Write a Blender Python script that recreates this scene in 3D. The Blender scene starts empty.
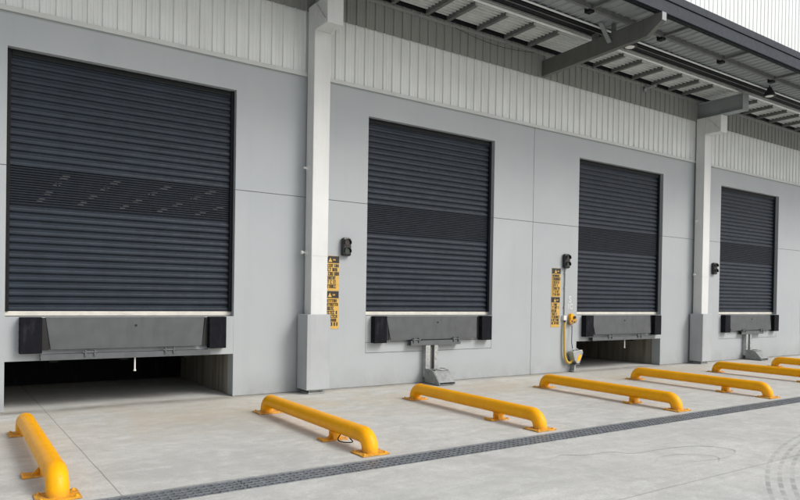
import bpy, bmesh, math, random
from mathutils import Vector, Matrix

random.seed(7)
scene = bpy.context.scene
COL = scene.collection
R = math.radians

# ------------------------------------------------------------------ helpers
class MB:
    """Collects boxes, prisms, tubes and lathes; build() links them as one mesh."""
    def __init__(s):
        s.v = []; s.f = []; s.smooth = []
    def add(s, vs, fs, smooth=False):
        o = len(s.v)
        s.v += [tuple(p) for p in vs]
        for f in fs:
            s.f.append(tuple(i + o for i in f)); s.smooth.append(smooth)
        return s
    def box(s, x0, x1, y0, y1, z0, z1):
        vs = [(x0,y0,z0),(x1,y0,z0),(x1,y1,z0),(x0,y1,z0),(x0,y0,z1),(x1,y0,z1),(x1,y1,z1),(x0,y1,z1)]
        return s.add(vs, [(0,3,2,1),(4,5,6,7),(0,1,5,4),(1,2,6,5),(2,3,7,6),(3,0,4,7)])
    def prism_x(s, prof, x0, x1):
        """closed (y,z) profile extruded along x"""
        n = len(prof)
        vs = [(x0,y,z) for y,z in prof] + [(x1,y,z) for y,z in prof]
        fs = [(i,(i+1)%n,n+(i+1)%n,n+i) for i in range(n)] + [tuple(range(n))[::-1], tuple(range(n,2*n))]
        return s.add(vs, fs)
    def prism_y(s, prof, y0, y1):
        """closed (x,z) profile extruded along y"""
        n = len(prof)
        vs = [(x,y0,z) for x,z in prof] + [(x,y1,z) for x,z in prof]
        fs = [(i,(i+1)%n,n+(i+1)%n,n+i) for i in range(n)] + [tuple(range(n))[::-1], tuple(range(n,2*n))]
        return s.add(vs, fs)
    def tube(s, path, r, seg=16, caps=True, smooth=True):
        P = [Vector(p) for p in path]; n = len(P)
        rr = r if isinstance(r, (list, tuple)) else [r]*n
        vs = []; fs = []
        up = None
        for i, p in enumerate(P):
            t = (P[min(i+1,n-1)] - P[max(i-1,0)]).normalized()
            if up is None:
                a = Vector((0,0,1)) if abs(t.z) < .9 else Vector((1,0,0))
                up = (a - t*a.dot(t)).normalized()
            else:
                up = (up - t*up.dot(t)).normalized()
            b = t.cross(up)
            for k in range(seg):
                an = 2*math.pi*k/seg
                vs.append(p + (up*math.cos(an) + b*math.sin(an))*rr[i])
        for i in range(n-1):
            for k in range(seg):
                k2 = (k+1) % seg
                fs.append((i*seg+k, i*seg+k2, (i+1)*seg+k2, (i+1)*seg+k))
        s.add(vs, fs, smooth)
        if caps:
            s.add(vs[:seg], [tuple(range(seg))[::-1]]); s.add(vs[-seg:], [tuple(range(seg))])
        return s
    def cyl(s, c, axis, r, h, seg=16):
        c = Vector(c); a = Vector(axis).normalized()
        return s.tube([c, c + a*h], r, seg)
    def lathe(s, c, prof, seg=24):
        """(r,z) profile revolved about the vertical through c"""
        vs = []; fs = []; n = len(prof)
        for r, z in prof:
            for k in range(seg):
                a = 2*math.pi*k/seg
                vs.append((c[0]+r*math.cos(a), c[1]+r*math.sin(a), c[2]+z))
        for i in range(n-1):
            for k in range(seg):
                k2 = (k+1) % seg
                fs.append((i*seg+k, i*seg+k2, (i+1)*seg+k2, (i+1)*seg+k))
        return s.add(vs, fs, True)
    def build(s, name, mat, parent=None, bevel=0, loc=None):
        me = bpy.data.meshes.new(name)
        me.from_pydata(s.v, [], s.f)
        me.polygons.foreach_set('use_smooth', s.smooth)
        bm = bmesh.new(); bm.from_mesh(me)
        bmesh.ops.recalc_face_normals(bm, faces=bm.faces); bm.to_mesh(me); bm.free()
        me.materials.append(mat)
        o = bpy.data.objects.new(name, me); COL.objects.link(o)
        if parent: o.parent = parent
        if loc: o.location = loc
        if bevel:
            m = o.modifiers.new('bevel', 'BEVEL'); m.width = bevel; m.segments = 2
            m.limit_method = 'ANGLE'; m.angle_limit = R(40)
        return o

def tag(o, label=None, cat=None, group=None, kind=None):
    if label: o['label'] = label
    if cat: o['category'] = cat
    if group: o['group'] = group
    if kind: o['kind'] = kind
    return o

def thing(name, label, cat, loc=(0,0,0), group=None):
    o = bpy.data.objects.new(name, None); COL.objects.link(o)
    o.location = loc; o.empty_display_size = .2
    return tag(o, label, cat, group, 'thing')

def copy_tree(o, parent=None):
    c = o.copy(); COL.objects.link(c)
    if parent: c.parent = parent
    for ch in list(o.children):
        copy_tree(ch, c)
    return c

# ------------------------------------------------------------------ materials
class NT:
    def __init__(s, name):
        s.m = bpy.data.materials.new(name); s.m.use_nodes = True
        s.n = s.m.node_tree.nodes; s.l = s.m.node_tree.links
        s.b = s.n['Principled BSDF']
        s.tc = s.n.new('ShaderNodeTexCoord')
    def link(s, a, b): s.l.new(a, b)
    def setin(s, sock, v):
        if hasattr(v, 'is_linked') or hasattr(v, 'links'): s.l.new(v, sock)
        else: sock.default_value = v
    def mapped(s, scale=(1,1,1), rot=(0,0,0), loc=(0,0,0), src=None):
        mp = s.n.new('ShaderNodeMapping')
        mp.inputs['Scale'].default_value = scale; mp.inputs['Rotation'].default_value = rot
        mp.inputs['Location'].default_value = loc
        s.l.new(src or s.tc.outputs['Object'], mp.inputs['Vector'])
        return mp.outputs['Vector']
    def noise(s, scale, detail=4, rough=.55, vec=None, dist=0):
        t = s.n.new('ShaderNodeTexNoise')
        t.inputs['Scale'].default_value = scale; t.inputs['Detail'].default_value = detail
        t.inputs['Roughness'].default_value = rough; t.inputs['Distortion'].default_value = dist
        s.l.new(vec or s.tc.outputs['Object'], t.inputs['Vector'])
        return t.outputs['Fac']
    def ramp(s, fac, stops):
        r = s.n.new('ShaderNodeValToRGB')
        e = r.color_ramp.elements
        while len(e) < len(stops): e.new(.5)
        for el, (p, c) in zip(e, stops):
            el.position = p
            el.color = (c, c, c, 1) if isinstance(c, (int, float)) else (*c, 1)
        s.l.new(fac, r.inputs['Fac'])
        return r.outputs['Color']
    def mix(s, fac, a, b, mode='MIX'):
        m = s.n.new('ShaderNodeMix'); m.data_type = 'RGBA'; m.blend_type = mode
        s.setin(m.inputs[0], fac)
        for sock, v in ((m.inputs[6], a), (m.inputs[7], b)):
            if isinstance(v, tuple): sock.default_value = (*v, 1) if len(v) == 3 else v
            else: s.l.new(v, sock)
        return m.outputs[2]
    def math(s, op, a, b=0.0, c=None):
        m = s.n.new('ShaderNodeMath'); m.operation = op
        s.setin(m.inputs[0], a); s.setin(m.inputs[1], b)
        if c is not None: s.setin(m.inputs[2], c)
        return m.outputs[0]
    def sep(s, vec=None):
        x = s.n.new('ShaderNodeSeparateXYZ'); s.l.new(vec or s.tc.outputs['Object'], x.inputs[0])
        return x.outputs
    def bump(s, h, strength=.2, dist=.01):
        b = s.n.new('ShaderNodeBump'); b.inputs['Strength'].default_value = strength
        b.inputs['Distance'].default_value = dist
        s.l.new(h, b.inputs['Height']); s.l.new(b.outputs['Normal'], s.b.inputs['Normal'])
    def color(s, c): s.setin(s.b.inputs['Base Color'], (*c, 1) if isinstance(c, tuple) and len(c) == 3 else c)
    def rough(s, r): s.setin(s.b.inputs['Roughness'], r)

def painted(name, c, var=.08, scale=3, rough=.5, metal=0, streak=0, bump=0, bscale=120, spec=.5):
    t = NT(name)
    f = t.noise(scale, 5, .6)
    lo = tuple(v*(1-var) for v in c); hi = tuple(min(1, v*(1+var)) for v in c)
    col = t.ramp(f, [(.3, lo), (.7, hi)])
    if streak:
        s = t.noise(1, 4, .6, t.mapped((9, 9, .5)))
        col = t.mix(t.ramp(s, [(.5, 0.0), (.8, streak)]), col, tuple(v*.55 for v in c))
    t.color(col)
    rf = t.noise(scale*4, 3)
    t.rough(t.ramp(rf, [(.3, max(0, rough-.08)), (.7, min(1, rough+.08))]))
    t.b.inputs['Metallic'].default_value = metal
    if bump: t.bump(t.noise(bscale, 3), bump, .004)
    t.b.inputs['Specular IOR Level'].default_value = spec
    return t.m

M = {}
def wall_paint():
    t = NT('wall_paint')
    big = t.noise(.55, 5, .6, dist=.4)
    col = t.ramp(big, [(.3, (.362,.392,.410)), (.7, (.408,.436,.450))])
    st = t.noise(1, 5, .65, t.mapped((5, 5, .35)))
    col = t.mix(t.ramp(st, [(.55, 0.0), (.88, .25)]), col, (.26,.28,.295))
    fine = t.noise(34, 5, .7)
    col = t.mix(t.ramp(fine, [(.45, 0.0), (.9, .22)]), col, (.43,.455,.47))
    # splash-back dirt along the foot of the wall
    z = t.sep()[2]
    low = t.math('MULTIPLY', t.math('LESS_THAN', z, .38), t.math('SUBTRACT', 1.0, t.math('DIVIDE', z, .38)))
    low = t.math('MULTIPLY', low, t.ramp(t.noise(3, 6, .7), [(.34, 0.0), (.7, .5)]))
    col = t.mix(low, col, (.23,.22,.195))
    t.color(col); t.rough(.72)
    t.bump(t.math('ADD', t.noise(70, 4), t.math('MULTIPLY', t.noise(4, 3), 1.5)), .12, .004)
    return t.m
M['wall'] = wall_paint()
M['casing'] = painted('casing_paint', (.40,.425,.44), .06, 2.5, .6, streak=.3, bump=.06)
M['clad'] = painted('white_cladding', (.73,.755,.74), .05, 1.6, .42, streak=.35)
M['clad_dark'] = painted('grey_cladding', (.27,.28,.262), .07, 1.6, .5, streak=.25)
M['clad_up'] = painted('bright_cladding', (.74,.77,.76), .04, 1.4, .4, streak=.15)
M['flash'] = painted('flashing', (.60,.62,.60), .05, 3, .4)
M['sealant'] = painted('sealant', (.17,.18,.185), .1, 6, .8)
M['colw'] = painted('column_white', (.66,.675,.665), .05, 2, .45, streak=.25)
M['door'] = painted('door_slate', (.016,.0245,.037), .2, 4, .55, streak=.3, spec=.3)
M['door_dark'] = painted('door_vision', (.011,.016,.024), .2, 5, .6, spec=.2)
M['guide'] = painted('guide_dark', (.008,.009,.011), .15, 5, .6, spec=.2)
M['alu'] = painted('bottom_rail_alu', (.62,.60,.54), .1, 7, .42)
def rubber():
    t = NT('rubber')
    col = t.ramp(t.noise(9, 5, .6), [(.3, (.0055,.006,.009)), (.7, (.011,.012,.016))])
    sc = t.noise(1, 6, .75, t.mapped((14, 14, 3)))
    col = t.mix(t.ramp(sc, [(.56, 0.0), (.72, .7)]), col, (.035,.036,.040))
    t.color(col); t.rough(.85); t.b.inputs['Specular IOR Level'].default_value = .15
    t.bump(t.math('ADD', t.noise(60, 3), t.math('MULTIPLY', t.noise(12, 4), 2.0)), .35, .006)
    return t.m
M['rubber'] = rubber()
M['lip'] = painted('leveller_grey', (.083,.09,.095), .13, 5, .55, streak=.45, bump=.05, spec=.3)
M['frame'] = painted('leveller_frame', (.098,.106,.114), .14, 7, .5, streak=.4)
M['galv'] = painted('galvanised', (.42,.44,.44), .22, 14, .42, .55, streak=.3)
M['galv_d'] = painted('weathered_galvanised', (.25,.265,.265), .25, 12, .5, .4, streak=.4)
M['steel'] = painted('dark_steel', (.115,.118,.108), .14, 4, .55, streak=.3)
M['purlin'] = painted('purlin_galv', (.15,.155,.15), .2, 8, .5, .2)
M['fascia'] = painted('fascia_slate', (.021,.028,.039), .08, 3, .5, streak=.25, spec=.2)
M['soffit'] = painted('soffit_grey', (.27,.295,.30), .10, 2.5, .55, streak=.2)
M['soffit_light'] = painted('soffit_light', (.60,.62,.60), .10, 3, .5, streak=.2)
M['black'] = painted('black_plastic', (.011,.011,.012), .2, 12, .42)
M['white_pl'] = painted('white_plastic', (.72,.72,.70), .04, 9, .4)
M['cable'] = painted('cable_yellow', (.60,.40,.06), .15, 14, .5)
M['decal'] = painted('white_decal', (.56,.575,.585), .04, 9, .5)
M['red_lens'] = painted('red_lens', (.018,.011,.010), .1, 20, .2)
M['green_lens'] = painted('green_lens', (.02,.034,.028), .1, 20, .2)
M['lens'] = painted('lens_white', (.78,.78,.76), .03, 20, .25)
M['sign_y'] = painted('sign_yellow', (.60,.37,.075), .12, 16, .45)
M['sign_k'] = painted('sign_black', (.014,.013,.012), .2, 16, .45)
M['dark_in'] = painted('interior_dark', (.05,.05,.05), .2, 1, .8)

def yellow_paint():
    t = NT('safety_yellow')
    f = t.noise(5, 5, .6)
    col = t.ramp(f, [(.3, (.92,.40,.0005)), (.7, (.99,.465,.001))])
    sc = t.noise(1, 6, .75, t.mapped((30, 9, 30)))
    col = t.mix(t.ramp(sc, [(.60, 0.0), (.70, .6)]), col, (.42,.20,.02))
    sp = t.noise(85, 3, .6)
    col = t.mix(t.ramp(sp, [(.66, 0.0), (.72, .8)]), col, (.09,.06,.03))
    z = t.sep()[2]
    low = t.math('SUBTRACT', 1.0, t.math('MULTIPLY', z, 14.0))
    low = t.math('MULTIPLY', t.math('MAXIMUM', low, 0.0), t.ramp(t.noise(22, 5, .7), [(.30, 0.0), (.62, .85)]))
    col = t.mix(low, col, (.24,.17,.09))
    t.color(col)
    t.rough(t.ramp(t.noise(14, 4), [(.3, .32), (.7, .55)]))
    t.bump(t.noise(40, 4), .08, .004)
    t.b.inputs['Specular IOR Level'].default_value = .3
    return t.m
M['yellow'] = yellow_paint()

def concrete(name, base, yard=False):
    t = NT(name)
    big = t.noise(.42, 6, .6, dist=.7)
    lo = tuple(v*.75 for v in base); hi = tuple(min(1, v*1.10) for v in base)
    col = t.ramp(big, [(.30, lo), (.5, base), (.72, hi)])
    # broom / trowel drag along the slab
    dr = t.noise(1, 6, .65, t.mapped((.55, 5.5, 1)), dist=.5)
    col = t.mix(t.ramp(dr, [(.42, .0), (.74, .75)]), col, tuple(v*.78 for v in base))
    dr2 = t.noise(1, 6, .7, t.mapped((1.4, 3.2, 1), loc=(7,3,0)), dist=1.2)
    col = t.mix(t.ramp(dr2, [(.50, .0), (.68, .75)]), col, tuple(min(1, v*1.2) for v in base))
    sw = t.noise(1.3, 7, .68, t.mapped((1,1,1), loc=(3,9,0)), dist=2.6)
    col = t.mix(t.ramp(sw, [(.52, 0.0), (.66, .55)]), col, (base[0]*.76, base[1]*.765, base[2]*.755))
    col = t.mix(t.ramp(sw, [(.34, .6), (.46, 0.0)]), col, tuple(min(1, v*1.18) for v in base))
    mid = t.noise(5.5, 6, .7)
    col = t.mix(t.ramp(mid, [(.46, 0.0), (.78, .6)]), col, (base[0]*.72, base[1]*.705, base[2]*.67))
    fine = t.noise(60, 4, .75)
    col = t.mix(t.ramp(fine, [(.34, .5), (.58, 0.0)]), col, tuple(v*.66 for v in base))
    if yard:
        x, y, z = t.sep()[:3]
        # tan water stain in front of the docks
        yb = t.math('SUBTRACT', 1.0, t.math('ABSOLUTE', t.math('DIVIDE', t.math('ADD', y, 1.1), 1.7)))
        tan = t.math('MULTIPLY', t.math('MAXIMUM', yb, 0.0), t.ramp(t.noise(.8, 6, .7, dist=1.2), [(.38, 0.0), (.62, .75)]))
        col = t.mix(tan, col, (.50,.435,.33))
        # damp dirt strip at the foot of the wall
        wb = t.math('MAXIMUM', t.math('SUBTRACT', 1.0, t.math('ABSOLUTE', t.math('DIVIDE', t.math('ADD', y, .05), .22))), 0.0)
        col = t.mix(t.math('MULTIPLY', wb, t.ramp(t.noise(2.2, 5, .7), [(.3, .25), (.65, .85)])), col, (.19,.175,.145))
        # darker rubber-worn lane beyond the drain
        lane = t.math('MULTIPLY', t.math('LESS_THAN', y, -4.47), t.ramp(t.noise(1, 5, .6, t.mapped((.18, 1.1, 1))), [(.45, 0.0), (.72, .30)]))
        col = t.mix(lane, col, (.44,.455,.46))
        # oil spots
        vo = t.n.new('ShaderNodeTexVoronoi'); vo.inputs['Scale'].default_value = .15
        wob = t.mix(.08, t.tc.outputs['Object'], t.n.new('ShaderNodeTexNoise').outputs['Color'])
        t.link(wob, vo.inputs['Vector'])
        spot = t.ramp(vo.outputs['Distance'], [(.03, .32), (.085, 0.0)])
        col = t.mix(t.math('MULTIPLY', spot, t.ramp(t.noise(.6, 2), [(.5, 0.0), (.62, 1.0)])), col, (.20,.20,.20))
        # saw cuts: slab joints running out from the wall and one along the yard
        def cut(coord, at, w):
            d = t.math('ABSOLUTE', t.math('SUBTRACT', coord, at))
            return t.math('LESS_THAN', d, w)
        wavy = t.math('ADD', x, t.math('MULTIPLY', t.math('SUBTRACT', t.noise(3, 2), .5), .012))
        xs = t.math('ADD', wavy, t.math('MULTIPLY', y, .0155))     # joints lean a touch
        nearside = t.math('GREATER_THAN', y, -4.15)
        joints = None
        for at in (1.046, 6.2, 11.5, 16.8):
            c = cut(xs, at, .005)
            joints = c if joints is None else t.math('MAXIMUM', joints, c)
        joints = t.math('MULTIPLY', joints, nearside)
        long = cut(t.math('ADD', y, t.math('MULTIPLY', t.math('SUBTRACT', t.noise(2.4, 2), .5), .02)), -6.185, .005)
        joints = t.math('MAXIMUM', joints, long)
        col = t.mix(t.math('MULTIPLY', joints, .6), col, (.15,.15,.14))
        # tyre tread prints turning across the corner of the yard
        rx = t.math('SUBTRACT', x, 9.6); ry = t.math('ADD', y, 13.6)
        rad = t.math('SQRT', t.math('ADD', t.math('MULTIPLY', rx, rx), t.math('MULTIPLY', ry, ry)))
        ang = t.math('ARCTAN2', ry, rx)
        ring = t.math('SINE', t.math('MULTIPLY', rad, 66.0))
        ring = t.ramp(t.math('ADD', t.math('MULTIPLY', ring, .5), .5), [(.55, 0.0), (.8, 1.0)])
        band = t.math('MULTIPLY', t.math('GREATER_THAN', rad, 6.95), t.math('LESS_THAN', rad, 8.04))
        blocks = t.ramp(t.math('ADD', t.math('MULTIPLY', t.math('SINE', t.math('MULTIPLY', ang, 210.0)), .5), .5), [(.1, .35), (.4, 1.0)])
        tread = t.math('MULTIPLY', t.math('MULTIPLY', ring, band), blocks)
        tread = t.math('MULTIPLY', tread, t.ramp(t.noise(1.6, 4, .7), [(.36, .15), (.62, .7)]))
        col = t.mix(tread, col, (.27,.275,.27))
    t.color(col)
    t.rough(t.ramp(mid, [(.3, .62), (.7, .85)]))
    t.bump(t.math('ADD', fine, t.math('MULTIPLY', dr, .8)), .18, .004)
    return t.m
M['yard'] = concrete('yard_concrete', (.575,.58,.556), True)
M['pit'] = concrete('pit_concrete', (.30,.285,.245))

def pit_side():
    t = NT('pit_side_concrete')
    st = t.noise(1, 5, .7, t.mapped((7, 7, .5)))
    col = t.ramp(st, [(.35, (.14,.13,.105)), (.5, (.25,.235,.195)), (.7, (.33,.315,.27))])
    t.color(col); t.rough(.85); t.bump(t.noise(40, 4), .2, .005)
    return t.m
M['pit_side'] = pit_side()

def lamp_mat():
    t = NT('interior_lamp')
    t.color((.8,.8,.78))
    t.b.inputs['Emission Color'].default_value = (1,.97,.9,1)
    t.b.inputs['Emission Strength'].default_value = .15
    return t.m
M['lamp'] = lamp_mat()

# ------------------------------------------------------------------ the yard
SL = .0061                                   # the apron falls gently from the wall to the drain
DF, DN = -4.153, -4.478                      # far and near edge of the trench drain
g = MB()
zd = SL*DF; zn = SL*DN
g.add([(-150,150,0),(-150,0,0),(-150,DF,zd),(250,DF,zd),(250,0,0),(250,150,0)], [(0,1,4,5),(1,2,3,4)])
g.add([(-150,DN,zn),(-150,-200,zn),(250,-200,zn),(250,DN,zn)], [(0,1,2,3)])
yard = g.build('concrete_yard', M['yard'])
tag(yard, 'pale stained concrete yard in front of the loading docks', 'yard', kind='structure')

# meandering dried-water and rubber scuffs on the slab (flat marks of the yard itself)
def scuff(pts, w):
    P = []
    for i in range(len(pts)-1):
        p0 = pts[max(i-1,0)]; p1 = pts[i]; p2 = pts[i+1]; p3 = pts[min(i+2,len(pts)-1)]
        for k in range(8):
            t = k/8
            P.append(tuple(.5*((2*p1[j]) + (-p0[j]+p2[j])*t + (2*p0[j]-5*p1[j]+4*p2[j]-p3[j])*t*t + (-p0[j]+3*p1[j]-3*p2[j]+p3[j])*t**3) for j in (0,1)))
    P.append(pts[-1]); vs = []; fs = []
    for i, p in enumerate(P):
        a = P[max(i-1,0)]; b = P[min(i+1,len(P)-1)]
        d = Vector((b[0]-a[0], b[1]-a[1])).normalized(); ww = w*(.45+.55*math.sin(math.pi*i/(len(P)-1)))*random.uniform(.7,1.2)
        vs += [(p[0]-d.y*ww, p[1]+d.x*ww, zn+.004), (p[0]+d.y*ww, p[1]-d.x*ww, zn+.004)]
        if i: fs.append((2*i-2, 2*i-1, 2*i+1, 2*i))
    return vs, fs
sm = NT('scuff_stain'); sm.color((.52,.525,.51)); sm.rough(.8); M['scuff'] = sm.m
for pts, w in (([(5.0,-4.95),(5.25,-5.08),(5.55,-5.12),(5.7,-5.28),(6.1,-5.3),(6.6,-5.42),(6.75,-5.72),(6.35,-5.86),(5.9,-5.78)], .006),
               ([(5.55,-5.62),(5.85,-5.5),(6.2,-5.6),(6.3,-5.8),(6.1,-5.93)], .005),
               ([(4.8,-5.0),(5.05,-4.96),(5.2,-5.1)], .005),
               ([(-.25,-2.75),(.05,-2.82),(.3,-2.78)], .004)):
    s = MB(); s.add(*scuff(pts, w)); s.build('scuff_mark', M['scuff'], yard)

# ------------------------------------------------------------------ trench drain
dr = thing('trench_drain', 'long galvanised grating drain set flush in the concrete yard', 'drain', (0, (DF+DN)/2, zd))
ch = MB()
w2 = (DF-DN)/2
ch.box(-8, 40, -w2, -w2+.012, -.30, -.012).box(-8, 40, w2-.012, w2, -.30, -.012).box(-8, 40, -w2, w2, -.32, -.30)
ch.build('channel', M['dark_in'], dr)
fr = MB()
fr.box(-8, 40, -w2, -w2+.012, -.011, .003).box(-8, 40, w2-.012, w2, -.011, .003)
fr.build('edge_frame', M['galv'], dr)
gm = MB()
nb = 5
for k in range(nb):
    y = -w2 + .030 + (2*w2-.060)*k/(nb-1)
    gm.box(.003, .997, y-.0135, y+.0135, -.012, -.002)
for k in range(16):
    x = .03 + .94*k/15
    gm.box(x-.007, x+.007, -w2+.014, w2-.014, -.016, -.0035)
gal_d = painted('grate_galvanised', (.21,.23,.25), .3, 10, .5, .3)
gr0 = gm.build('grate', gal_d, dr, loc=(-2, 0, 0))
for i in range(1, 40):
    c = gr0.copy(); COL.objects.link(c); c.parent = dr; c.location = (-2+i, 0, 0)

# ------------------------------------------------------------------ warehouse
OPEN = [(.606, 3.497), (5.762, 8.566), (10.950, 13.873), (16.323, 19.249)]
ZT, ZB = 4.48, 1.18            # door opening
PIT = .626
SEAM = 3.03
WT = 4.90                      # top of the concrete panels
wh = thing('warehouse', 'grey precast concrete warehouse with white ribbed cladding above four dock doors', 'building')
G = .005                       # half a joint
TH = .22
BAYS = [(-3.0, 4.70, 0), (4.70, 9.61, 1), (9.61, 15.20, 2), (15.20, 20.6, 3)]
for a, b, i in BAYS:
    o0, o1 = OPEN[i]
    up = MB()
    up.prism_y([(a+G,SEAM+G),(o0,SEAM+G),(o0,ZT),(o1,ZT),(o1,SEAM+G),(b-G,SEAM+G),(b-G,WT),(a+G,WT)], 0, TH)
    up.build('upper_panel', M['wall'], wh)
    lo = MB()
    if i in (1, 3):
        lo.prism_y([(a+G,.006),(b-G,.006),(b-G,SEAM-G),(o1,SEAM-G),(o1,.553),(o0,.553),(o0,SEAM-G),(a+G,SEAM-G)], 0, TH)
        lo.build('lower_panel', M['wall'], wh)
    else:
        lo.box(a+G, o0, 0, TH, .006, SEAM-G); lo.build('lower_panel', M['wall'], wh)
        lo = MB(); lo.box(o1, b-G, 0, TH, .006, SEAM-G); lo.build('lower_panel', M['wall'], wh)
    if i in (1, 3):
        s = MB(); s.box(o0+.006, o1-.006, .002, TH, .563, .728); s.build('infill_panel', M['wall'], wh)
        s = MB(); s.box(o0+.006, o1-.006, .002, TH, .738, ZB-.002); s.build('dock_face', M['wall'], wh)
    else:
        s = MB(); s.box(o0, o1, .002, TH, PIT, ZB-.002); s.build('dock_face', M['wall'], wh)
for x0, x1 in ((20.6, 26.0), (26.0, 32.0)):
    s = MB(); s.box(x0+G, x1-G, 0, TH, .006, SEAM-G); s.build('lower_panel', M['wall'], wh)
    s = MB(); s.box(x0+G, x1-G, 0, TH, SEAM+G, WT); s.build('upper_panel', M['wall'], wh)
# sealant in the joints, set back behind the panel faces
edges = [-3.0] + [v for o in OPEN for v in o] + [32.0]
for k in range(0, len(edges), 2):
    s = MB(); s.box(edges[k], edges[k+1], .008, TH-.01, SEAM-G, SEAM+G); s.build('joint_sealant', M['sealant'], wh)
for x in (4.70, 9.61, 15.20, 20.6, 26.0):
    s = MB(); s.box(x-G, x+G, .008, TH-.01, .006, SEAM-G-.001); s.build('joint_sealant', M['sealant'], wh)
    s = MB(); s.box(x-G, x+G, .008, TH-.01, SEAM+G+.001, WT); s.build('joint_sealant', M['sealant'], wh)
for i in (1, 3):
    o0, o1 = OPEN[i]
    s = MB(); s.box(o0, o1, .010, TH-.01, .553, .563); s.build('joint_sealant', M['sealant'], wh)
    s = MB(); s.box(o0, o1, .010, TH-.01, .728, .738); s.build('joint_sealant', M['sealant'], wh)

def cladding(x0, x1, z0, z1, yb, pitch=.1815, rib=.030, top=.014, depth=.024, phase=.05, swage=True):
    m = MB(); P = []
    n0 = int((x0-phase)/pitch); n1 = int((x1-phase)/pitch)
    for n in range(n0, n1+1):
        c = phase + n*pitch
        P += [(c-rib/2, yb), (c-top/2, yb-depth), (c+top/2, yb-depth), (c+rib/2, yb)]
        # two shallow pan swages between ribs
        for q in (.36, .64) if swage else ():
            d = c + pitch*q
            P += [(d-.008, yb), (d, yb-.004), (d+.008, yb)]
    vs = [(x, y, z0) for x, y in P] + [(x, y, z1) for x, y in P]; n = len(P)
    m.add(vs, [(i, i+1, n+i+1, n+i) for i in range(n-1)])
    return m
def sheet(m, name, mat):
    o = m.build(name, mat, wh); md = o.modifiers.new('thickness', 'SOLIDIFY'); md.thickness = .004; md.offset = 0
    return o
sheet(cladding(-3, 32, WT+.045, 6.05, .015), 'lower_cladding', M['clad'])
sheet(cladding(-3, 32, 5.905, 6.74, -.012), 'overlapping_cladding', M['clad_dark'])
sheet(cladding(-3, 45, 6.74, 15.0, .015, .19, .05, .03, .012, .05, False), 'upper_cladding', M['clad_up'])
s = MB(); s.box(-3, 32, .030, TH, WT+.012, 15.0); s.build('cladding_backing', M['dark_in'], wh)
s = MB(); s.prism_x([(.045,WT+.001),(-.035,WT+.001),(-.042,WT-.012),(-.046,WT-.010),(-.040,WT+.010),(-.030,WT+.055),(.010,WT+.070),(.045,WT+.070)], -3, 32)
s.build('drip_flashing', M['flash'], wh)
# open pits under docks one and three
for i in (0, 2):
    o0, o1 = OPEN[i]
    s = MB(); s.box(o0-.25, o0, TH, 2.6, .006, .94); s.build('pit_side_wall', M['pit_side'], wh)
    s = MB(); s.box(o1, o1+.25, TH, 2.6, .006, .94); s.build('pit_side_wall', M['pit_side'], wh)
    s = MB(); s.box(o0-.25, o1+.25, 2.6, 2.8, .006, .94); s.build('pit_back_wall', M['rubber'], wh)  # concrete wall coloured near-black: the pit's deep shade put into its colour
    s = MB(); s.box(o0+.05, o1-.05, .30, 2.55, PIT+.06, PIT+.10)
    for x in (.2, .5, .8): s.box(o0+(o1-o0)*x-.05, o0+(o1-o0)*x+.05, .30, 2.55, PIT-.06, PIT+.06)
    s.build('leveller_underside', M['guide'], wh)
# interior: floor slab, shell, and lamps seen through the perforated slats
s = MB(); s.box(-3, 32, TH, 50, .95, ZB-.004); s.build('interior_floor', M['dark_in'], wh)
s = MB(); s.box(-3.2, -3, TH, 50, 0, 8.2); s.box(32, 32.2, TH, 50, 0, 8.2); s.box(-3.2, 32.2, 50, 50.2, 0, 8.2)
s.box(-3.2, 32.2, .24, 50.2, 8.0, 8.2); s.build('interior_shell', M['dark_in'], wh)
lp = MB(); lp.box(-.16, .16, -.7, .7, -.05, 0)
lamp0 = lp.build('ceiling_lamp', M['lamp'], loc=(5.2, 29.9, 7.55))
lg = 'warehouse lamps seen through the door slats'
spots = [(x, y) for x in (5.2, 7.7, 10.4, 13.0, 15.8) for y in (29.9, 32.8, 36.4, 40.4)]
def lamp_label(o): tag(o, 'long white ceiling lamp glowing inside, seen through the slats of the left dock door', 'lamp', lg, 'thing')
lamp_label(lamp0)
for x, y in spots[1:]:
    c = lamp0.copy(); COL.objects.link(c); c.location = (x, y, 7.55)

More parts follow.
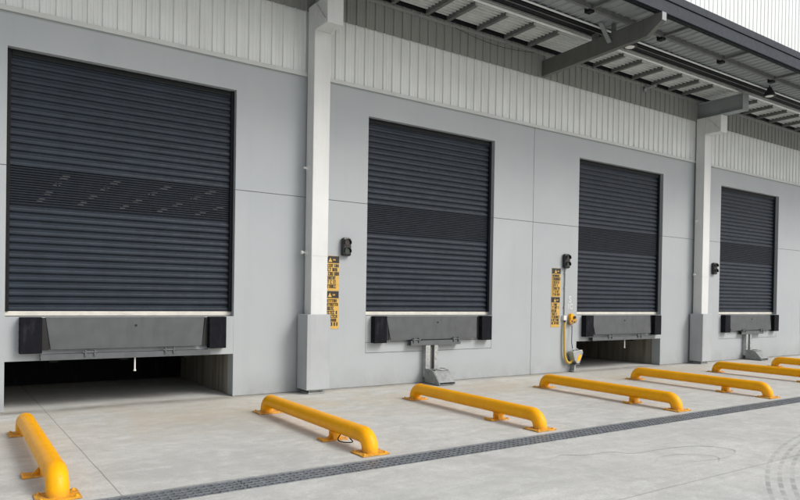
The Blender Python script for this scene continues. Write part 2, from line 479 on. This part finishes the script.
# ------------------------------------------------------------------ roller doors
def roller_door(i, label):
    o0, o1 = OPEN[i]; YD = .135; p = .0951; z0 = 1.246
    d = thing('roller_door', label, 'roller door', ((o0+o1)/2, YD, ZB), 'dark roller doors of the docks')
    w = (o1-o0)/2 - .004
    def slats(n0, n1):
        P = []
        for n in range(n0, n1):
            z = z0 + n*p - ZB
            for q, y in ((.0,-.006),(.03,-.016),(.10,-.021),(.32,-.0215),(.52,-.0165),(.58,-.010),(.62,.001),(.68,.005),(.80,.005),(.94,.000)):
                P.append((y, z + q*p))
        P.append((-.006, z0 + n1*p - ZB))
        n = len(P); m = MB()
        # each curtain is jointed so faint unevenness shows across its width
        xs = [-w + 2*w*k/6 for k in range(7)]
        vs = []
        for k, x in enumerate(xs):
            vs += [(x, y + (.0022*math.sin(z*17+k*1.7+i) if 0 < k < 6 else 0), z) for y, z in P]
        m.add(vs, [(k*n+j, k*n+j+1, (k+1)*n+j+1, (k+1)*n+j) for k in range(6) for j in range(n-1)])
        return m
    slats(0, 14).build('lower_curtain', M['door'], d)
    slats(19, 34).build('upper_curtain', M['door'], d)
    v = MB()
    for n in range(14, 19):
        z = z0 + n*p - ZB
        for a, b, y in ((0,.024,-.014),(.032,.056,-.016),(.064,.087,-.014)):
            v.prism_x([(y,z+a),(y-.004,z+(a+b)/2),(y,z+b),(.006,z+b),(.006,z+a)], -w+.04, w-.04)
    for k in range(1, 5):
        x = -w + 2*w*k/5
        v.box(x-.012, x+.012, .008, .012, z0+14*p-ZB, z0+19*p-ZB)
    v.build('vision_strip', M['door_dark'], d)
    b = MB(); b.prism_x([(-.020,.004),(-.026,.010),(-.026,.055),(-.018,.064),(.012,.064),(.012,.004)], -w, w)
    b.box(-.06, .06, -.031, -.026, .024, .042)
    b.build('bottom_rail', M['alu'], d, bevel=.002)
    for sx in (-1, 1):
        q = MB(); xx = sx*(w+.003)
        q.box(min(xx, xx-sx*.045), max(xx, xx-sx*.045), -.050, -.024, .066, ZT-ZB-.002)
        q.build('guide', M['guide'], d)
    h = MB(); h.box(-w+.05, w-.05, -.044, -.0235, ZT-ZB-.075, ZT-ZB-.004); h.build('head_seal', M['guide'], d)
    return d
roller_door(0, 'largest dark roller door, lit lamps showing through its perforated strip')
roller_door(1, 'dark slatted roller door just right of the first white column, above a galvanised restraint post')
roller_door(2, 'dark slatted roller door above the open pit with the hanging wheel chock')
roller_door(3, 'smallest dark slatted roller door, right of the second white column')

# ------------------------------------------------------------------ dock levellers
def leveller(i, label):
    o0, o1 = OPEN[i]; c = (o0+o1)/2; W = (o1-o0)/2
    full = i in (0, 2)
    t = thing('dock_leveller', label, 'dock leveller', (c, 0, ZB), 'dock levellers under the roller doors')
    bz0, bz1 = -.455, -.006
    ins = .150 if full else .105
    bw = .245
    for sx in (-1, 1):
        xo = sx*(W-ins); xi = xo - sx*bw
        b = MB(); b.box(min(xo,xi), max(xo,xi), -.125, .001, bz0, bz1)
        bump = b.build('rubber_bumper', M['rubber'], t, bevel=.008)
        for k in range(4):
            q = MB(); q.cyl((min(xo,xi)+.001, -.085, bz0+.07+.10*k), (-1,0,0), .012, .008, 8); q.build('bolt', M['guide'], bump)
        # bearing plate wedge between bumper and lip
        g2 = MB(); a = xi - sx*.004
        g2.prism_y([(a, bz1-.01), (a - sx*.035, bz1-.01), (a - sx*.085, bz0+.035), (a, bz0+.035)], -.05, .0)
        g2.build('side_wedge', M['black'], t)
    xl = W - ins - bw - .045
    lip = MB()
    ztop, zbot = -.008, -.415
    xb = xl - .055
    vs = [(-xl,-.030,ztop),(xl,-.030,ztop),(xb,-.085,zbot),(-xb,-.085,zbot),(-xl,-.004,ztop),(xl,-.004,ztop),(xb,-.062,zbot),(-xb,-.062,zbot)]
    lip.add(vs, [(0,1,2,3),(7,6,5,4),(0,4,5,1),(1,5,6,2),(2,6,7,3),(3,7,4,0)])
    lp_ = lip.build('lip_plate', M['lip'], t, bevel=.003)
    h = MB(); h.cyl((.075, -.0445, -.118), (0,-1,0), .014, .012, 10); h.build('bolt', M['black'], lp_)
    fz0, fz1 = (-.545, -.470) if full else (-.515, -.430)
    fx = (xl + .06) if full else .55
    f = MB()
    f.box(-fx, fx, -.115, -.002, fz0, fz0+.012); f.box(-fx, fx, -.115, -.105, fz0+.012, fz1)
    f.box(-fx, fx, -.105, -.002, fz1-.010, fz1)
    frm = f.build('front_frame', M['frame'], t)
    for sx in (-1, 1):
        k = MB(); x = sx*(fx*.47 if full else fx*.8)
        k.box(x-.065, x-.045, -.135, -.095, fz1-.035, fz1+.045).box(x+.045, x+.065, -.135, -.095, fz1-.035, fz1+.045)
        k.cyl((x-.085, -.118, fz1+.015), (1,0,0), .013, .17, 10)
        k.build('lip_lug', M['frame'], t)
    if full:
        k = MB(); k.cyl((.06, -.06, fz0), (0,0,-1), .011, .165, 10); k.cyl((.06, -.06, fz0-.165), (0,0,-1), .017, .02, 10)
        k.build('drain_pin', M['white_pl'], t)
    return t
leveller(0, 'widest grey folding dock leveller with black bumpers over the largest open pit')
leveller(1, 'grey dock leveller with black bumpers above a restraint post, right of the first column')
leveller(2, 'grey dock leveller with black bumpers over the open pit beside the wheel chock')
leveller(3, 'smallest grey dock leveller with black bumpers, right of the second column')

# ------------------------------------------------------------------ vehicle restraints
def restraint():
    t = thing('vehicle_restraint', 'larger galvanised wheel restraint with post and wedge between the two white columns', 'vehicle restraint', (7.075, 0, 0), 'galvanised vehicle restraints below the infilled docks')
    tr = MB()
    tr.box(-.135, -.035, -.105, -.001, .10, .665); tr.box(.055, .135, -.105, -.001, .10, .665)
    tr.box(-.035, .055, -.03, -.001, .10, .665)
    tr.build('track', M['galv'], t, bevel=.003)
    sl = MB(); sl.box(-.030, .050, -.060, -.031, .24, .64); sl.build('slide_bar', M['steel'], t)
    for z in (.30, .42, .54, .62):
        for x in (-.085, .095):
            bt = MB(); bt.cyl((x, -.104, z), (0,-1,0), .010, .009, 6); bt.build('bolt', M['galv'], t)
    hs = MB()
    prof = [(-.10,.02),(-.10,.255),(-.20,.262),(-.33,.240),(-.52,.045),(-.52,.012),(-.46,.008)]
    hs.prism_x(prof, -.15, -.135); hs.prism_x(prof, .185, .20)
    hs.prism_x([(-.34,.228),(-.345,.236),(-.515,.052),(-.51,.045)], -.135, .185)     # sloped nose plate
    hs.box(-.135, .185, -.515, -.10, .008, .022)
    hs.box(-.135, .185, -.12, -.105, .022, .245)
    w = hs.build('wedge_housing', M['galv_d'], t)
    hk = MB(); hk.prism_x([(-.14,.10),(-.14,.235),(-.26,.238),(-.30,.17),(-.28,.10)], -.04, .07)
    hk.build('hook', M['steel'], t)
    tp = MB(); tp.box(.06, .185, -.30, -.16, .240, .246); tp.build('top_plate', M['white_pl'], t)
    return t
r0 = restraint()
r1 = copy_tree(r0); r1.location = (17.62, 0, 0)
r1['label'] = 'galvanised wheel restraint with post and wedge under the smallest door, right of the second column'

# ------------------------------------------------------------------ columns
def column():
    t = thing('steel_column', 'white square column with grey casing between the largest door and the next one', 'column', (4.505, 0, 0), 'white columns along the dock wall')
    sh = MB(); sh.box(.105, .385, -.276, -.050, 1.0, 5.945); sh.build('shaft', M['colw'], t, bevel=.008)
    cs = MB(); cs.box(0, .395, -.380, -.045, .065, 1.212); cs.build('casing', M['casing'], t, bevel=.006)
    ft = MB(); ft.box(.06, .345, -.33, -.06, .001, .022); ft.box(.13, .27, -.27, -.09, .022, .075)
    for x in (.09, .315):
        ft.cyl((x, -.30, .022), (0,0,1), .014, .03, 6)
    ft.build('foot_plate', M['galv'], t)
    hd = MB(); hd.box(.110, .380, -.665, -.279, 5.54, 5.943); hd.build('head_block', M['colw'], t, bevel=.006)
    hp = MB(); hp.prism_x([(-.30,5.56),(-.62,5.90),(-.60,5.925),(-.28,5.585)], .100, .108); hp.prism_x([(-.62,5.56),(-.30,5.90),(-.32,5.925),(-.64,5.585)], .092, .100)
    hp.build('side_brace', M['colw'], t)
    st = MB(); st.box(.12, .37, -1.16, -.002, 5.95, 5.965).box(.12, .37, -1.16, -.002, 6.31, 6.325).box(.235, .255, -1.16, -.002, 5.965, 6.31)
    st.box(.12, .37, -1.175, -1.162, 5.95, 6.325)
    st.build('top_beam', M['soffit'], t)
    ar = MB(); ar.cyl((.09, -.12, 3.46), (-1,0,0), .016, .06, 10); ar.box(.088, .104, -.16, -.08, 3.42, 3.50); ar.build('hook', M['white_pl'], t)
    ar = MB(); ar.cyl((.09, -.12, 2.16), (-1,0,0), .016, .07, 10); ar.cyl((.03, -.12, 2.16), (-1,0,0), .028, .022, 12); ar.box(.088, .104, -.16, -.08, 2.12, 2.20)
    ar.build('hook', M['white_pl'], t)
    bd = MB(); bd.box(.103, .387, -.2785, -.05, 2.10, 2.118); bd.build('strap', M['flash'], t)
    return t
c0 = column()
c1 = copy_tree(c0); c1.location = (14.99, 0, 0)
c1['label'] = 'white square column with grey casing, left of the smallest door'

# ------------------------------------------------------------------ canopy
cp = thing('canopy', 'steel awning with dark fascia and ribbed underside over the loading docks', 'canopy', (0, 0, 6.4))
X0, X1 = -3.0, 32.0
oz = 6.4                         # parts below are written in world heights minus oz
# inner sheet: ribs run along the wall
P = []; y = -.06
while y > -1.06:
    P += [(y, .112), (y-.058, .112), (y-.062, .072), (y-.088, .072), (y-.092, .112)]; y -= .096
m = MB(); n = len(P)
m.add([(X0, a, b) for a, b in P] + [(X1, a, b) for a, b in P], [(k, k+1, n+k+1, n+k) for k in range(n-1)])
m.build('inner_soffit', M['soffit_light'], cp)
# outer sheet: ribs run out to the fascia
P = []; x = X0
while x < X1:
    P += [(x, .062), (x+.128, .062), (x+.142, .040), (x+.172, .040), (x+.186, .062)]; x += .19
m = MB(); n = len(P)
m.add([(a, -1.40, b) for a, b in P] + [(a, -2.60, b) for a, b in P], [(k, k+1, n+k+1, n+k) for k in range(n-1)])
m.build('outer_soffit', M['soffit'], cp)
m = MB(); m.box(X0, X1, -2.60, -.02, .18, .24); m.build('roof_sheet', M['fascia'], cp)
m = MB(); m.box(X0, X1, -.075, -.030, .035, .11); m.box(X0, X1, -.115, -.075, .095, .11); m.build('ledger', M['guide'], cp)
m = MB(); m.box(X0, X1, -.040, -.034, -.055, -.004); m.build('ledger_flashing', M['clad_dark'], cp)
# main girder and its gutter
m = MB(); m.box(X0, X1, -1.42, -1.14, -.012, .004); m.box(X0, X1, -1.42, -1.14, .150, .166); m.box(X0, X1, -1.285, -1.270, .004, .150)
m.box(X0, X1, -1.445, -1.425, -.03, .17)
for k in range(76):
    m.box(X0+.46*k-.006, X0+.46*k+.006, -1.265, -1.145, .005, .149); m.box(X0+.46*k-.006, X0+.46*k+.006, -1.415, -1.29, .005, .149)
m.build('girder', M['guide'], cp)
m = MB(); m.tube([(X0, -1.03, -.005), (X1, -1.03, -.005)], .026, 10); m.tube([(X0, -1.47, .012), (X1, -1.47, .012)], .018, 8)
m.build('pipe', M['clad'], cp)
m = MB(); m.tube([(X0, -1.10, .035), (X1, -1.10, .035)], .014, 6); m.tube([(X0, -1.19, -.024), (X1, -1.19, -.024)], .010, 6); m.tube([(X0, -1.35, -.022), (X1, -1.35, -.022)], .009, 6)
m.build('cable', M['purlin'], cp)
m = MB(); m.box(X0, X1, -1.985, -1.925, .028, .036); m.box(X0, X1, -1.985, -1.977, -.035, .028); m.box(X0, X1, -1.977, -1.925, -.035, -.029)
m.build('purlin', M['purlin'], cp)
# short cantilever purlins over the wall
sx = [6.87]
for st in (.46, .70, .68, .62): sx.append(sx[-1]+st)
sx += [11.25, 11.84, 12.55, 13.25, 13.90, 14.45, 16.4, 17.15, 17.85, 18.5, 19.2, 19.9, 20.6, 6.15, 5.5, 4.1, 3.4, 2.7, 2.0, 1.3, .6]
for x in sx:
    m = MB(); m.box(x-.035, x+.035, -.84, -.078, .008, .016); m.box(x-.035, x-.027, -.84, -.078, .016, .088); m.box(x-.035, x+.035, -.84, -.078, .080, .088)
    for k in range(9):
        m.box(x-.0395, x-.035, -.80+.08*k, -.775+.08*k, .035, .065)
    m.build('bracket', M['purlin'], cp)
for k in range(7):
    x = 8.9 + 2*k
    m = MB(); m.box(x-.02, x+.02, -2.56, -1.99, -.03, -.012); m.box(x-.02, x-.012, -2.56, -1.99, -.012, .02)
    m.build('bridging', M['purlin'], cp)
    m = MB(); m.box(x-.06, x+.06, -1.97, -1.85, -.075, .03); m.build('junction_box', M['guide'], cp, bevel=.008)
# fascia with gutter front
m = MB(); m.box(X0, X1, -2.640, -2.605, -.055, .150); m.box(X0, X1, -2.660, -2.605, .158, .288); m.box(X0, X1, -2.635, -2.605, .150, .158)
m.build('fascia', M['fascia'], cp, bevel=.006)
m = MB(); m.box(X0, X1, -2.604, -2.54, -.075, .16); m.build('fascia_purlin', M['guide'], cp)
# deep bracket beam between the columns, slung under the girder
m = MB()
prof = [(-.002,-.470),(-2.40,-.418),(-2.70,-.235),(-2.70,-.098),(-.002,-.160)]
m.prism_x(prof, 9.768, 9.872)
bm_ = m.build('bracket_beam', M['steel'], cp, bevel=.006)
q = MB(); q.box(9.762, 9.878, -2.706, -2.7005, -.232, -.098); q.build('end_plate', M['soffit'], bm_)
q = MB(); q.box(9.758, 9.768, -2.345, -2.325, -.41, -.11); q.build('stiffener', M['steel'], bm_)
q = MB()
q.add([(9.735,-1.70,-.30),(9.765,-1.70,-.30),(9.765,-1.62,-.30),(9.735,-1.62,-.30),(9.585,-1.62,.03),(9.615,-1.62,.03),(9.615,-1.54,.03),(9.585,-1.54,.03)],
      [(0,3,2,1),(4,5,6,7),(0,1,5,4),(1,2,6,5),(2,3,7,6),(3,0,4,7)])
q.build('brace', M['soffit'], bm_)
q = MB(); q.box(9.79, 9.85, -1.72, -1.66, -.125, .04); q.build('hanger', M['purlin'], bm_)
q = MB(); q.box(9.79, 9.85, -1.33, -1.23, -.135, -.014); q.build('hanger', M['purlin'], bm_)
q = MB(); q.box(9.79, 9.85, -2.585, -2.53, -.105, -.076); q.build('hanger', M['purlin'], bm_)
q = MB(); q.box(13.02, 13.11, -.30, -.03, -.10, -.07); q.box(13.02, 13.10, -.05, -.03, -.16, -.03); q.build('cleat', M['galv'], cp)
q = MB(); q.tube([(7.5+.25*k, -.075, -.07-.09*math.sin(math.pi*k/8)) for k in range(9)], .004, 6); q.build('sagging_cable', M['guide'], cp)

# canopy lights
def canopy_light():
    t = thing('canopy_light', 'black bell light under the awning, right beside the deep bracket beam', 'light', (10.457, -1.56, 6.2), 'black bell lights under the awning')
    m = MB(); m.lathe((0,0,0), [(.088,.004),(.108,-.004),(.128,.004),(.126,.03),(.095,.09),(.058,.15),(.045,.20),(.0,.205)], 24)
    m.build('housing', M['black'], t)
    m = MB(); m.lathe((0,0,0), [(0,-.012),(.05,-.010),(.080,-.002),(.088,.006)], 24); m.build('lens', M['lens'], t)
    m = MB(); m.cyl((0,0,.20), (0,0,1), .014, .07, 8); m.build('stem', M['guide'], t)
    return t
l0 = canopy_light()
l1 = copy_tree(l0); l1.location = (15.446, -1.60, 6.2)
l1['label'] = 'black bell light under the awning, beyond the top of the second column'

# ------------------------------------------------------------------ wheel guide barriers
def barrier():
    t = thing('wheel_guide', 'x', 'barrier', (0,0,0), 'yellow pipe wheel guides on the yard')
    L = 1.252; rad = .13; zc = .162; r = .081
    def arc(sgn):
        pts = []
        for k in range(9):
            a = math.pi/2*k/8
            pts.append((0, sgn*(L - rad + rad*math.cos(a)), zc - rad + rad*math.sin(a)))
        return pts
    path = [(0, -L, .010)] + arc(-1) + [(0, yy, zc) for yy in (-.8,-.4,0,.4,.8)] + arc(1)[::-1] + [(0, L, .010)]
    m = MB(); m.tube(path, r, 28, caps=False)
    for yy in (-(L-rad)+.0, (L-rad)-.0):                   # weld beads where the bends meet the straight
        m.tube([(0, yy-.006, zc), (0, yy, zc), (0, yy+.006, zc)], [r+.0005, r+.003, r+.0005], 28, caps=False)
    m.build('pipe', M['yellow'], t)
    for yy in (-L, L):
        b = MB(); b.box(-.150, .150, yy-.125, yy+.125, .001, .014)
        pl = b.build('base_plate', M['yellow'], t, bevel=.003)
        for x in (-.118, .118):
            for dy in (-.092, .092):
                b = MB(); b.lathe((x, yy+dy, .0135), [(.018,0),(.018,.003),(.0125,.003),(.0125,.012),(.006,.013),(.006,.017),(0,.017)], 8)
                b.build('bolt', M['yellow'], pl)
    ym = -.545
    b = MB(); b.box(-.175, .125, ym-.07, ym+.07, .001, .013)
    b.prism_y([(-.175,.013),(-.175,.034),(-.168,.034),(-.162,.020),(-.05,.013)], ym-.07, ym+.07)
    b.prism_y([(-.105,.0135),(-.046,.0135),(-.046,.075)], ym-.006, ym+.006)
    b.box(-.045, .045, ym-.05, ym+.05, .013, .09)
    mp = b.build('middle_foot', M['yellow'], t, bevel=.002)
    for x in (-.15, .10):
        b = MB(); b.lathe((x, ym-.060, .0125), [(.0115,0),(.0115,.010),(.006,.011),(.006,.015),(0,.015)], 8)
        b.build('bolt', M['yellow'], mp)
    return t
BX = [.70, 3.42, 5.757, 8.474, 10.965, 13.76, 16.28]
BL = ['yellow pipe wheel guide nearest the camera, seen almost end-on left of the concrete joint',
      'yellow pipe wheel guide out in front of the first white column',
      'yellow pipe wheel guide running out from beside the restraint post of the second dock',
      'yellow pipe wheel guide in front of the hanging chock, left of the open third pit',
      'yellow pipe wheel guide right in front of the open third pit',
      'yellow pipe wheel guide out in front of the second white column',
      'farthest yellow pipe wheel guide, beside the restraint wedge of the smallest door']
b0 = barrier()
for k, (x, lab) in enumerate(zip(BX, BL)):
    o = b0 if k == 0 else copy_tree(b0)
    o.location = (x, -2.695, SL*-2.695 + .001); o.rotation_euler = (math.atan(SL), 0, 0)
    o['label'] = lab

# ------------------------------------------------------------------ signals, signs and fittings on the wall
def signal():
    t = thing('dock_signal', 'x', 'signal light', (0,0,0), 'black two-lamp dock signals')
    m = MB(); m.box(-.082, .082, -.085, -.001, -.148, .148); m.build('housing', M['black'], t, bevel=.03)
    for z, mat in ((.068, 'red_lens'), (-.068, 'green_lens')):
        q = MB(); q.cyl((0, -.086, z), (0,-1,0), .050, .006, 18); q.build('lens', M[mat], t)
        q = MB()
        vs = []; fs = []
        for k in range(13):
            a = math.pi*(-.1 + 1.2*k/12)
            for rr, yy in ((.056,-.084),(.056,-.122),(.062,-.122),(.062,-.084)):
                d = 0 if yy > -.1 else -.0
                vs.append((rr*math.cos(a), yy, z + rr*math.sin(a)))
            if k:
                o = 4*(k-1)
                for j in range(4): fs.append((o+j, o+(j+1)%4, o+4+(j+1)%4, o+4+j))
        q.add(vs, fs); q.build('visor', M['black'], t)
    return t
s0 = signal(); s0.location = (5.345, 0, 2.292); s0['label'] = 'black dock signal on the wall above the signs right of the first column'
s1 = copy_tree(s0); s1.location = (10.555, 0, 2.292); s1['label'] = 'black dock signal at the top of a thin grey conduit, left of the third door'
s2 = copy_tree(s0); s2.location = (16.02, 0, 2.345); s2['label'] = 'black dock signal partly hidden beside the second column'

def warning_sign(x0, x1, z0, z1, label, seed, short=0):
    rnd = random.Random(seed)
    t = thing('warning_sign', label, 'sign', ((x0+x1)/2, 0, z0), 'yellow and black warning signs')
    w = (x1-x0)/2; h = z1-z0
    m = MB(); m.box(-w, w, -.006, -.001, 0, h); m.build('sign_plate', M['sign_y'], t)
    m = MB(); m.box(-w+.003, w-.003, -.0085, -.006, h-.115, h-.004); hd = m.build('header', M['sign_k'], t)
    m = MB(); c = -.02
    m.prism_y([(c-.035,h-.098),(c+.035,h-.098),(c,h-.030)], -.0105, -.0085); m.build('warning_triangle', M['sign_y'], hd)
    m = MB()
    for k in range(4): m.box(c+.05+.012*k, c+.058+.012*k, -.0105, -.0085, h-.075, h-.05)
    m.build('lettering', M['sign_y'], hd)
    # rows of worn capital lettering, too small in the photo to read
    m = MB(); z = h-.132; row = 0
    while z > .066:
        lh = rnd.choice((.050, .056, .060)); x = -w+.012 + rnd.uniform(0, .012)
        end = w-.012 - rnd.choice((0, .01, .03, .06))
        while x < end-.012:
            lw = rnd.uniform(.020, .030); kind = rnd.randrange(4)
            if kind == 0: m.box(x, x+.0115, -.008, -.006, z-lh, z); m.box(x+.0115, x+lw, -.008, -.006, z-.012, z); m.box(x+.0115, x+lw, -.008, -.006, z-lh, z-lh+.012)
            elif kind == 1: m.box(x, x+.0115, -.008, -.006, z-lh, z); m.box(x+lw-.0115, x+lw, -.008, -.006, z-lh, z); m.box(x+.0115, x+lw-.0115, -.008, -.006, z-lh*.55, z-lh*.4)
            elif kind == 2: m.box(x+lw/2-.006, x+lw/2+.006, -.008, -.006, z-lh, z-.008); m.box(x, x+lw, -.008, -.006, z-.012, z)
            else: m.box(x, x+lw, -.008, -.006, z-lh, z-lh+.012); m.box(x, x+.0115, -.008, -.006, z-lh+.008, z); m.box(x+lw-.011, x+lw, -.008, -.006, z-lh+.008, z)
            x += lw + .0045
            if rnd.random() < .14: x += .018
        z -= lh + .009; row += 1
    m.build('lettering', M['sign_k'], t)
    return t
warning_sign(4.955, 5.245, 1.585, 2.14, 'upper yellow warning sign half behind the first column', 1)
warning_sign(4.955, 5.245, .97, 1.578, 'lower yellow warning sign half behind the first column', 2)
warning_sign(10.175, 10.43, 1.560, 2.14, 'upper yellow warning sign beside the conduit left of the third door', 3)
warning_sign(10.165, 10.42, .935, 1.552, 'lower yellow warning sign beside the conduit left of the third door', 4)

cd = MB(); cd.tube([(10.552,-.020,2.146),(10.552,-.020,1.18)], .013, 10)
for z in (1.35, 1.75, 2.05): cd.box(10.527, 10.577, -.036, -.001, z-.012, z+.012)
tag(cd.build('conduit', M['casing']), 'thin grey conduit running down from the dock signal left of the third door', 'conduit', kind='thing')

bx = thing('socket_box', 'small white outlet box at the lower end of the conduit', 'outlet', (10.535, 0, 1.12))
m = MB(); m.box(-.045, .045, -.06, -.001, -.045, .05); m.build('enclosure', M['white_pl'], bx, bevel=.008)
m = MB(); m.cyl((0,-.04,-.05), (0,0,-1), .022, .04, 10); m.build('gland', M['black'], bx)

cb = thing('control_station', 'yellow three-lobed control station with black knob on the wall left of the third pit', 'control', (10.755, 0, 1.085))
m = MB(); pts = []
for k in range(24):
    a = 2*math.pi*k/24; rr = .096 + .024*math.cos(3*a+.6)
    pts.append((rr*math.cos(a), rr*1.12*math.sin(a)))
m.prism_y(pts, -.075, -.001); m.build('body', M['yellow'], cb, bevel=.008)
m = MB(); m.cyl((.03,-.075,.05), (0,-1,0), .030, .03, 14); m.build('knob', M['black'], cb)
m = MB(); m.cyl((-.035,-.075,-.03), (0,-1,0), .016, .012, 12); m.cyl((.04,-.075,-.045), (0,-1,0), .014, .01, 12); m.build('button', M['sign_k'], cb)

def curve_pts(pts, n=10):
    out = []
    for i in range(len(pts)-1):
        p0 = pts[max(i-1,0)]; p1 = pts[i]; p2 = pts[i+1]; p3 = pts[min(i+2,len(pts)-1)]
        for k in range(n):
            t = k/n
            out.append(tuple(.5*((2*p1[j]) + (-p0[j]+p2[j])*t + (2*p0[j]-5*p1[j]+4*p2[j]-p3[j])*t*t + (-p0[j]+3*p1[j]-3*p2[j]+p3[j])*t**3) for j in range(3)))
    return out + [pts[-1]]
m = MB(); m.tube(curve_pts([(10.535,-.045,1.03),(10.525,-.05,.85),(10.53,-.055,.55),(10.545,-.06,.33),(10.62,-.08,.20),(10.71,-.10,.24),(10.76,-.12,.36)], 8), .026, 10)
wc_scale = .84
tag(m.build('power_cable', M['cable']), 'thick yellow cable hanging in a loop from the outlet box to the wheel chock', 'cable', kind='thing')
m = MB(); m.tube(curve_pts([(10.75,-.05,.96),(10.74,-.06,.8),(10.72,-.08,.6),(10.72,-.12,.44)], 8), .008, 6)
tag(m.build('chock_cord', M['guide']), 'thin dark cord from the yellow control station down to the wheel chock', 'cord', kind='thing')

wc = thing('wheel_chock', 'grey steel wheel chock with yellow patch hung at the corner of the third pit', 'wheel chock', (10.76, 0, .18))
wc.scale = (wc_scale, wc_scale, wc_scale)
m = MB(); m.prism_y([(-.14,.30),(.20,.34),(.235,.27),(.12,.02),(.03,.0),(-.06,.08)], -.22, -.05); m.build('chock_body', M['galv'], wc, bevel=.008)
m = MB(); m.prism_y([(.0,.05),(.115,.09),(.165,.21),(.08,.23)], -.226, -.220); m.build('reflector', M['yellow'], wc)
m = MB(); m.box(-.06, .13, -.05, -.001, .06, .28); m.box(-.02, .14, -.20, -.06, -.03, .0); m.build('wall_bracket', M['frame'], wc)
m = MB(); m.tube(curve_pts([(-.10,-.14,.30),(-.06,-.14,.36),(.06,-.14,.375),(.14,-.14,.335)], 6), .010, 8); m.build('handle', M['galv'], wc)
m = MB(); m.box(-.02,.12,-.16,-.01,-.175,-.165); m.box(.03,.07,-.12,-.01,-.165,-.02); m.build('stand', M['galv'], wc)

m = MB(); m.tube(curve_pts([(3.40,-3.42,.085),(3.33,-3.47,.03),(3.37,-3.53,.010),(3.45,-3.56,.010),(3.45,-3.50,.04),(3.42,-3.46,.085)], 8), .006, 8)
tag(m.build('rubber_cord', M['rubber']), 'small black cord loop lying under the yellow guide before the first column', 'cord', kind='thing')

# white dock number stuck on the wall
dn = thing('dock_number', 'white dock number lettering on the wall beside the third door', 'lettering', (10.73, 0, 1.30))
def letters(txt, size, x, z):
    cu = bpy.data.curves.new('lettering', 'FONT'); cu.body = txt; cu.size = size; cu.align_x = 'CENTER'; cu.extrude = .0015; cu.offset = .006
    cu.materials.append(M['decal'])
    tmp = bpy.data.objects.new('lettering', cu); COL.objects.link(tmp)
    dg = bpy.context.evaluated_depsgraph_get(); me = bpy.data.meshes.new_from_object(tmp.evaluated_get(dg))
    bpy.data.objects.remove(tmp)
    o = bpy.data.objects.new('lettering', me); COL.objects.link(o); o.parent = dn
    o.location = (x, -.003, z); o.rotation_euler = (math.pi/2, 0, 0)
letters('S', .19, .0, .145)
letters('1', .15, -.05, .01)
letters('C', .15, .035, .01)

# ------------------------------------------------------------------ camera
f_px = 664.8951
r = Vector((.82505,-.564821,.016428)); u = Vector((-.008138,.017193,.999819)); fw = Vector((.565002,.825034,-.009589))
cam = bpy.data.cameras.new('camera'); co = bpy.data.objects.new('camera', cam); COL.objects.link(co)
cam.sensor_width = 36; cam.lens = f_px*36/800; cam.shift_y = 53.2892/800
cam.clip_start = .05; cam.clip_end = 600
mt = Matrix(((r.x,u.x,-fw.x,0),(r.y,u.y,-fw.y,-9.4156),(r.z,u.z,-fw.z,1.5),(0,0,0,1)))
co.matrix_world = mt
scene.camera = co

# ------------------------------------------------------------------ light: bright overcast
EL, AZ = 41, 34          # elevation; degrees off the wall's normal
w = bpy.data.worlds.new('World'); scene.world = w; w.use_nodes = True
nt = w.node_tree; bg = nt.nodes['Background']
sky = nt.nodes.new('ShaderNodeTexSky'); sky.sky_type = 'NISHITA'; sky.sun_disc = False
sky.sun_elevation = R(EL); sky.sun_rotation = R(180-AZ); sky.dust_density = 4.0; sky.ozone_density = .6; sky.air_density = 1.0
hs = nt.nodes.new('ShaderNodeHueSaturation'); hs.inputs['Saturation'].default_value = .46
nt.links.new(sky.outputs[0], hs.inputs['Color']); nt.links.new(hs.outputs[0], bg.inputs['Color'])
bg.inputs['Strength'].default_value = .15
sd = bpy.data.lights.new('sun', 'SUN'); sd.energy = 1.3; sd.angle = R(20); sd.color = (1,.978,.95)
so = bpy.data.objects.new('sun', sd); COL.objects.link(so)
to_sun = Vector((math.sin(R(AZ))*math.cos(R(EL)), -math.cos(R(AZ))*math.cos(R(EL)), math.sin(R(EL))))
so.rotation_euler = (-to_sun).to_track_quat('-Z', 'Y').to_euler()

vs_ = scene.view_settings
scene.display_settings.display_device = 'sRGB'
vs_.view_transform = 'Standard'; vs_.look = 'None'; vs_.gamma = 1; vs_.use_curve_mapping = False
vs_.exposure = 0.07
scene.cycles.max_bounces = 8; scene.cycles.diffuse_bounces = 5
try:
    scene.cycles.use_denoising = True
except Exception:
    pass
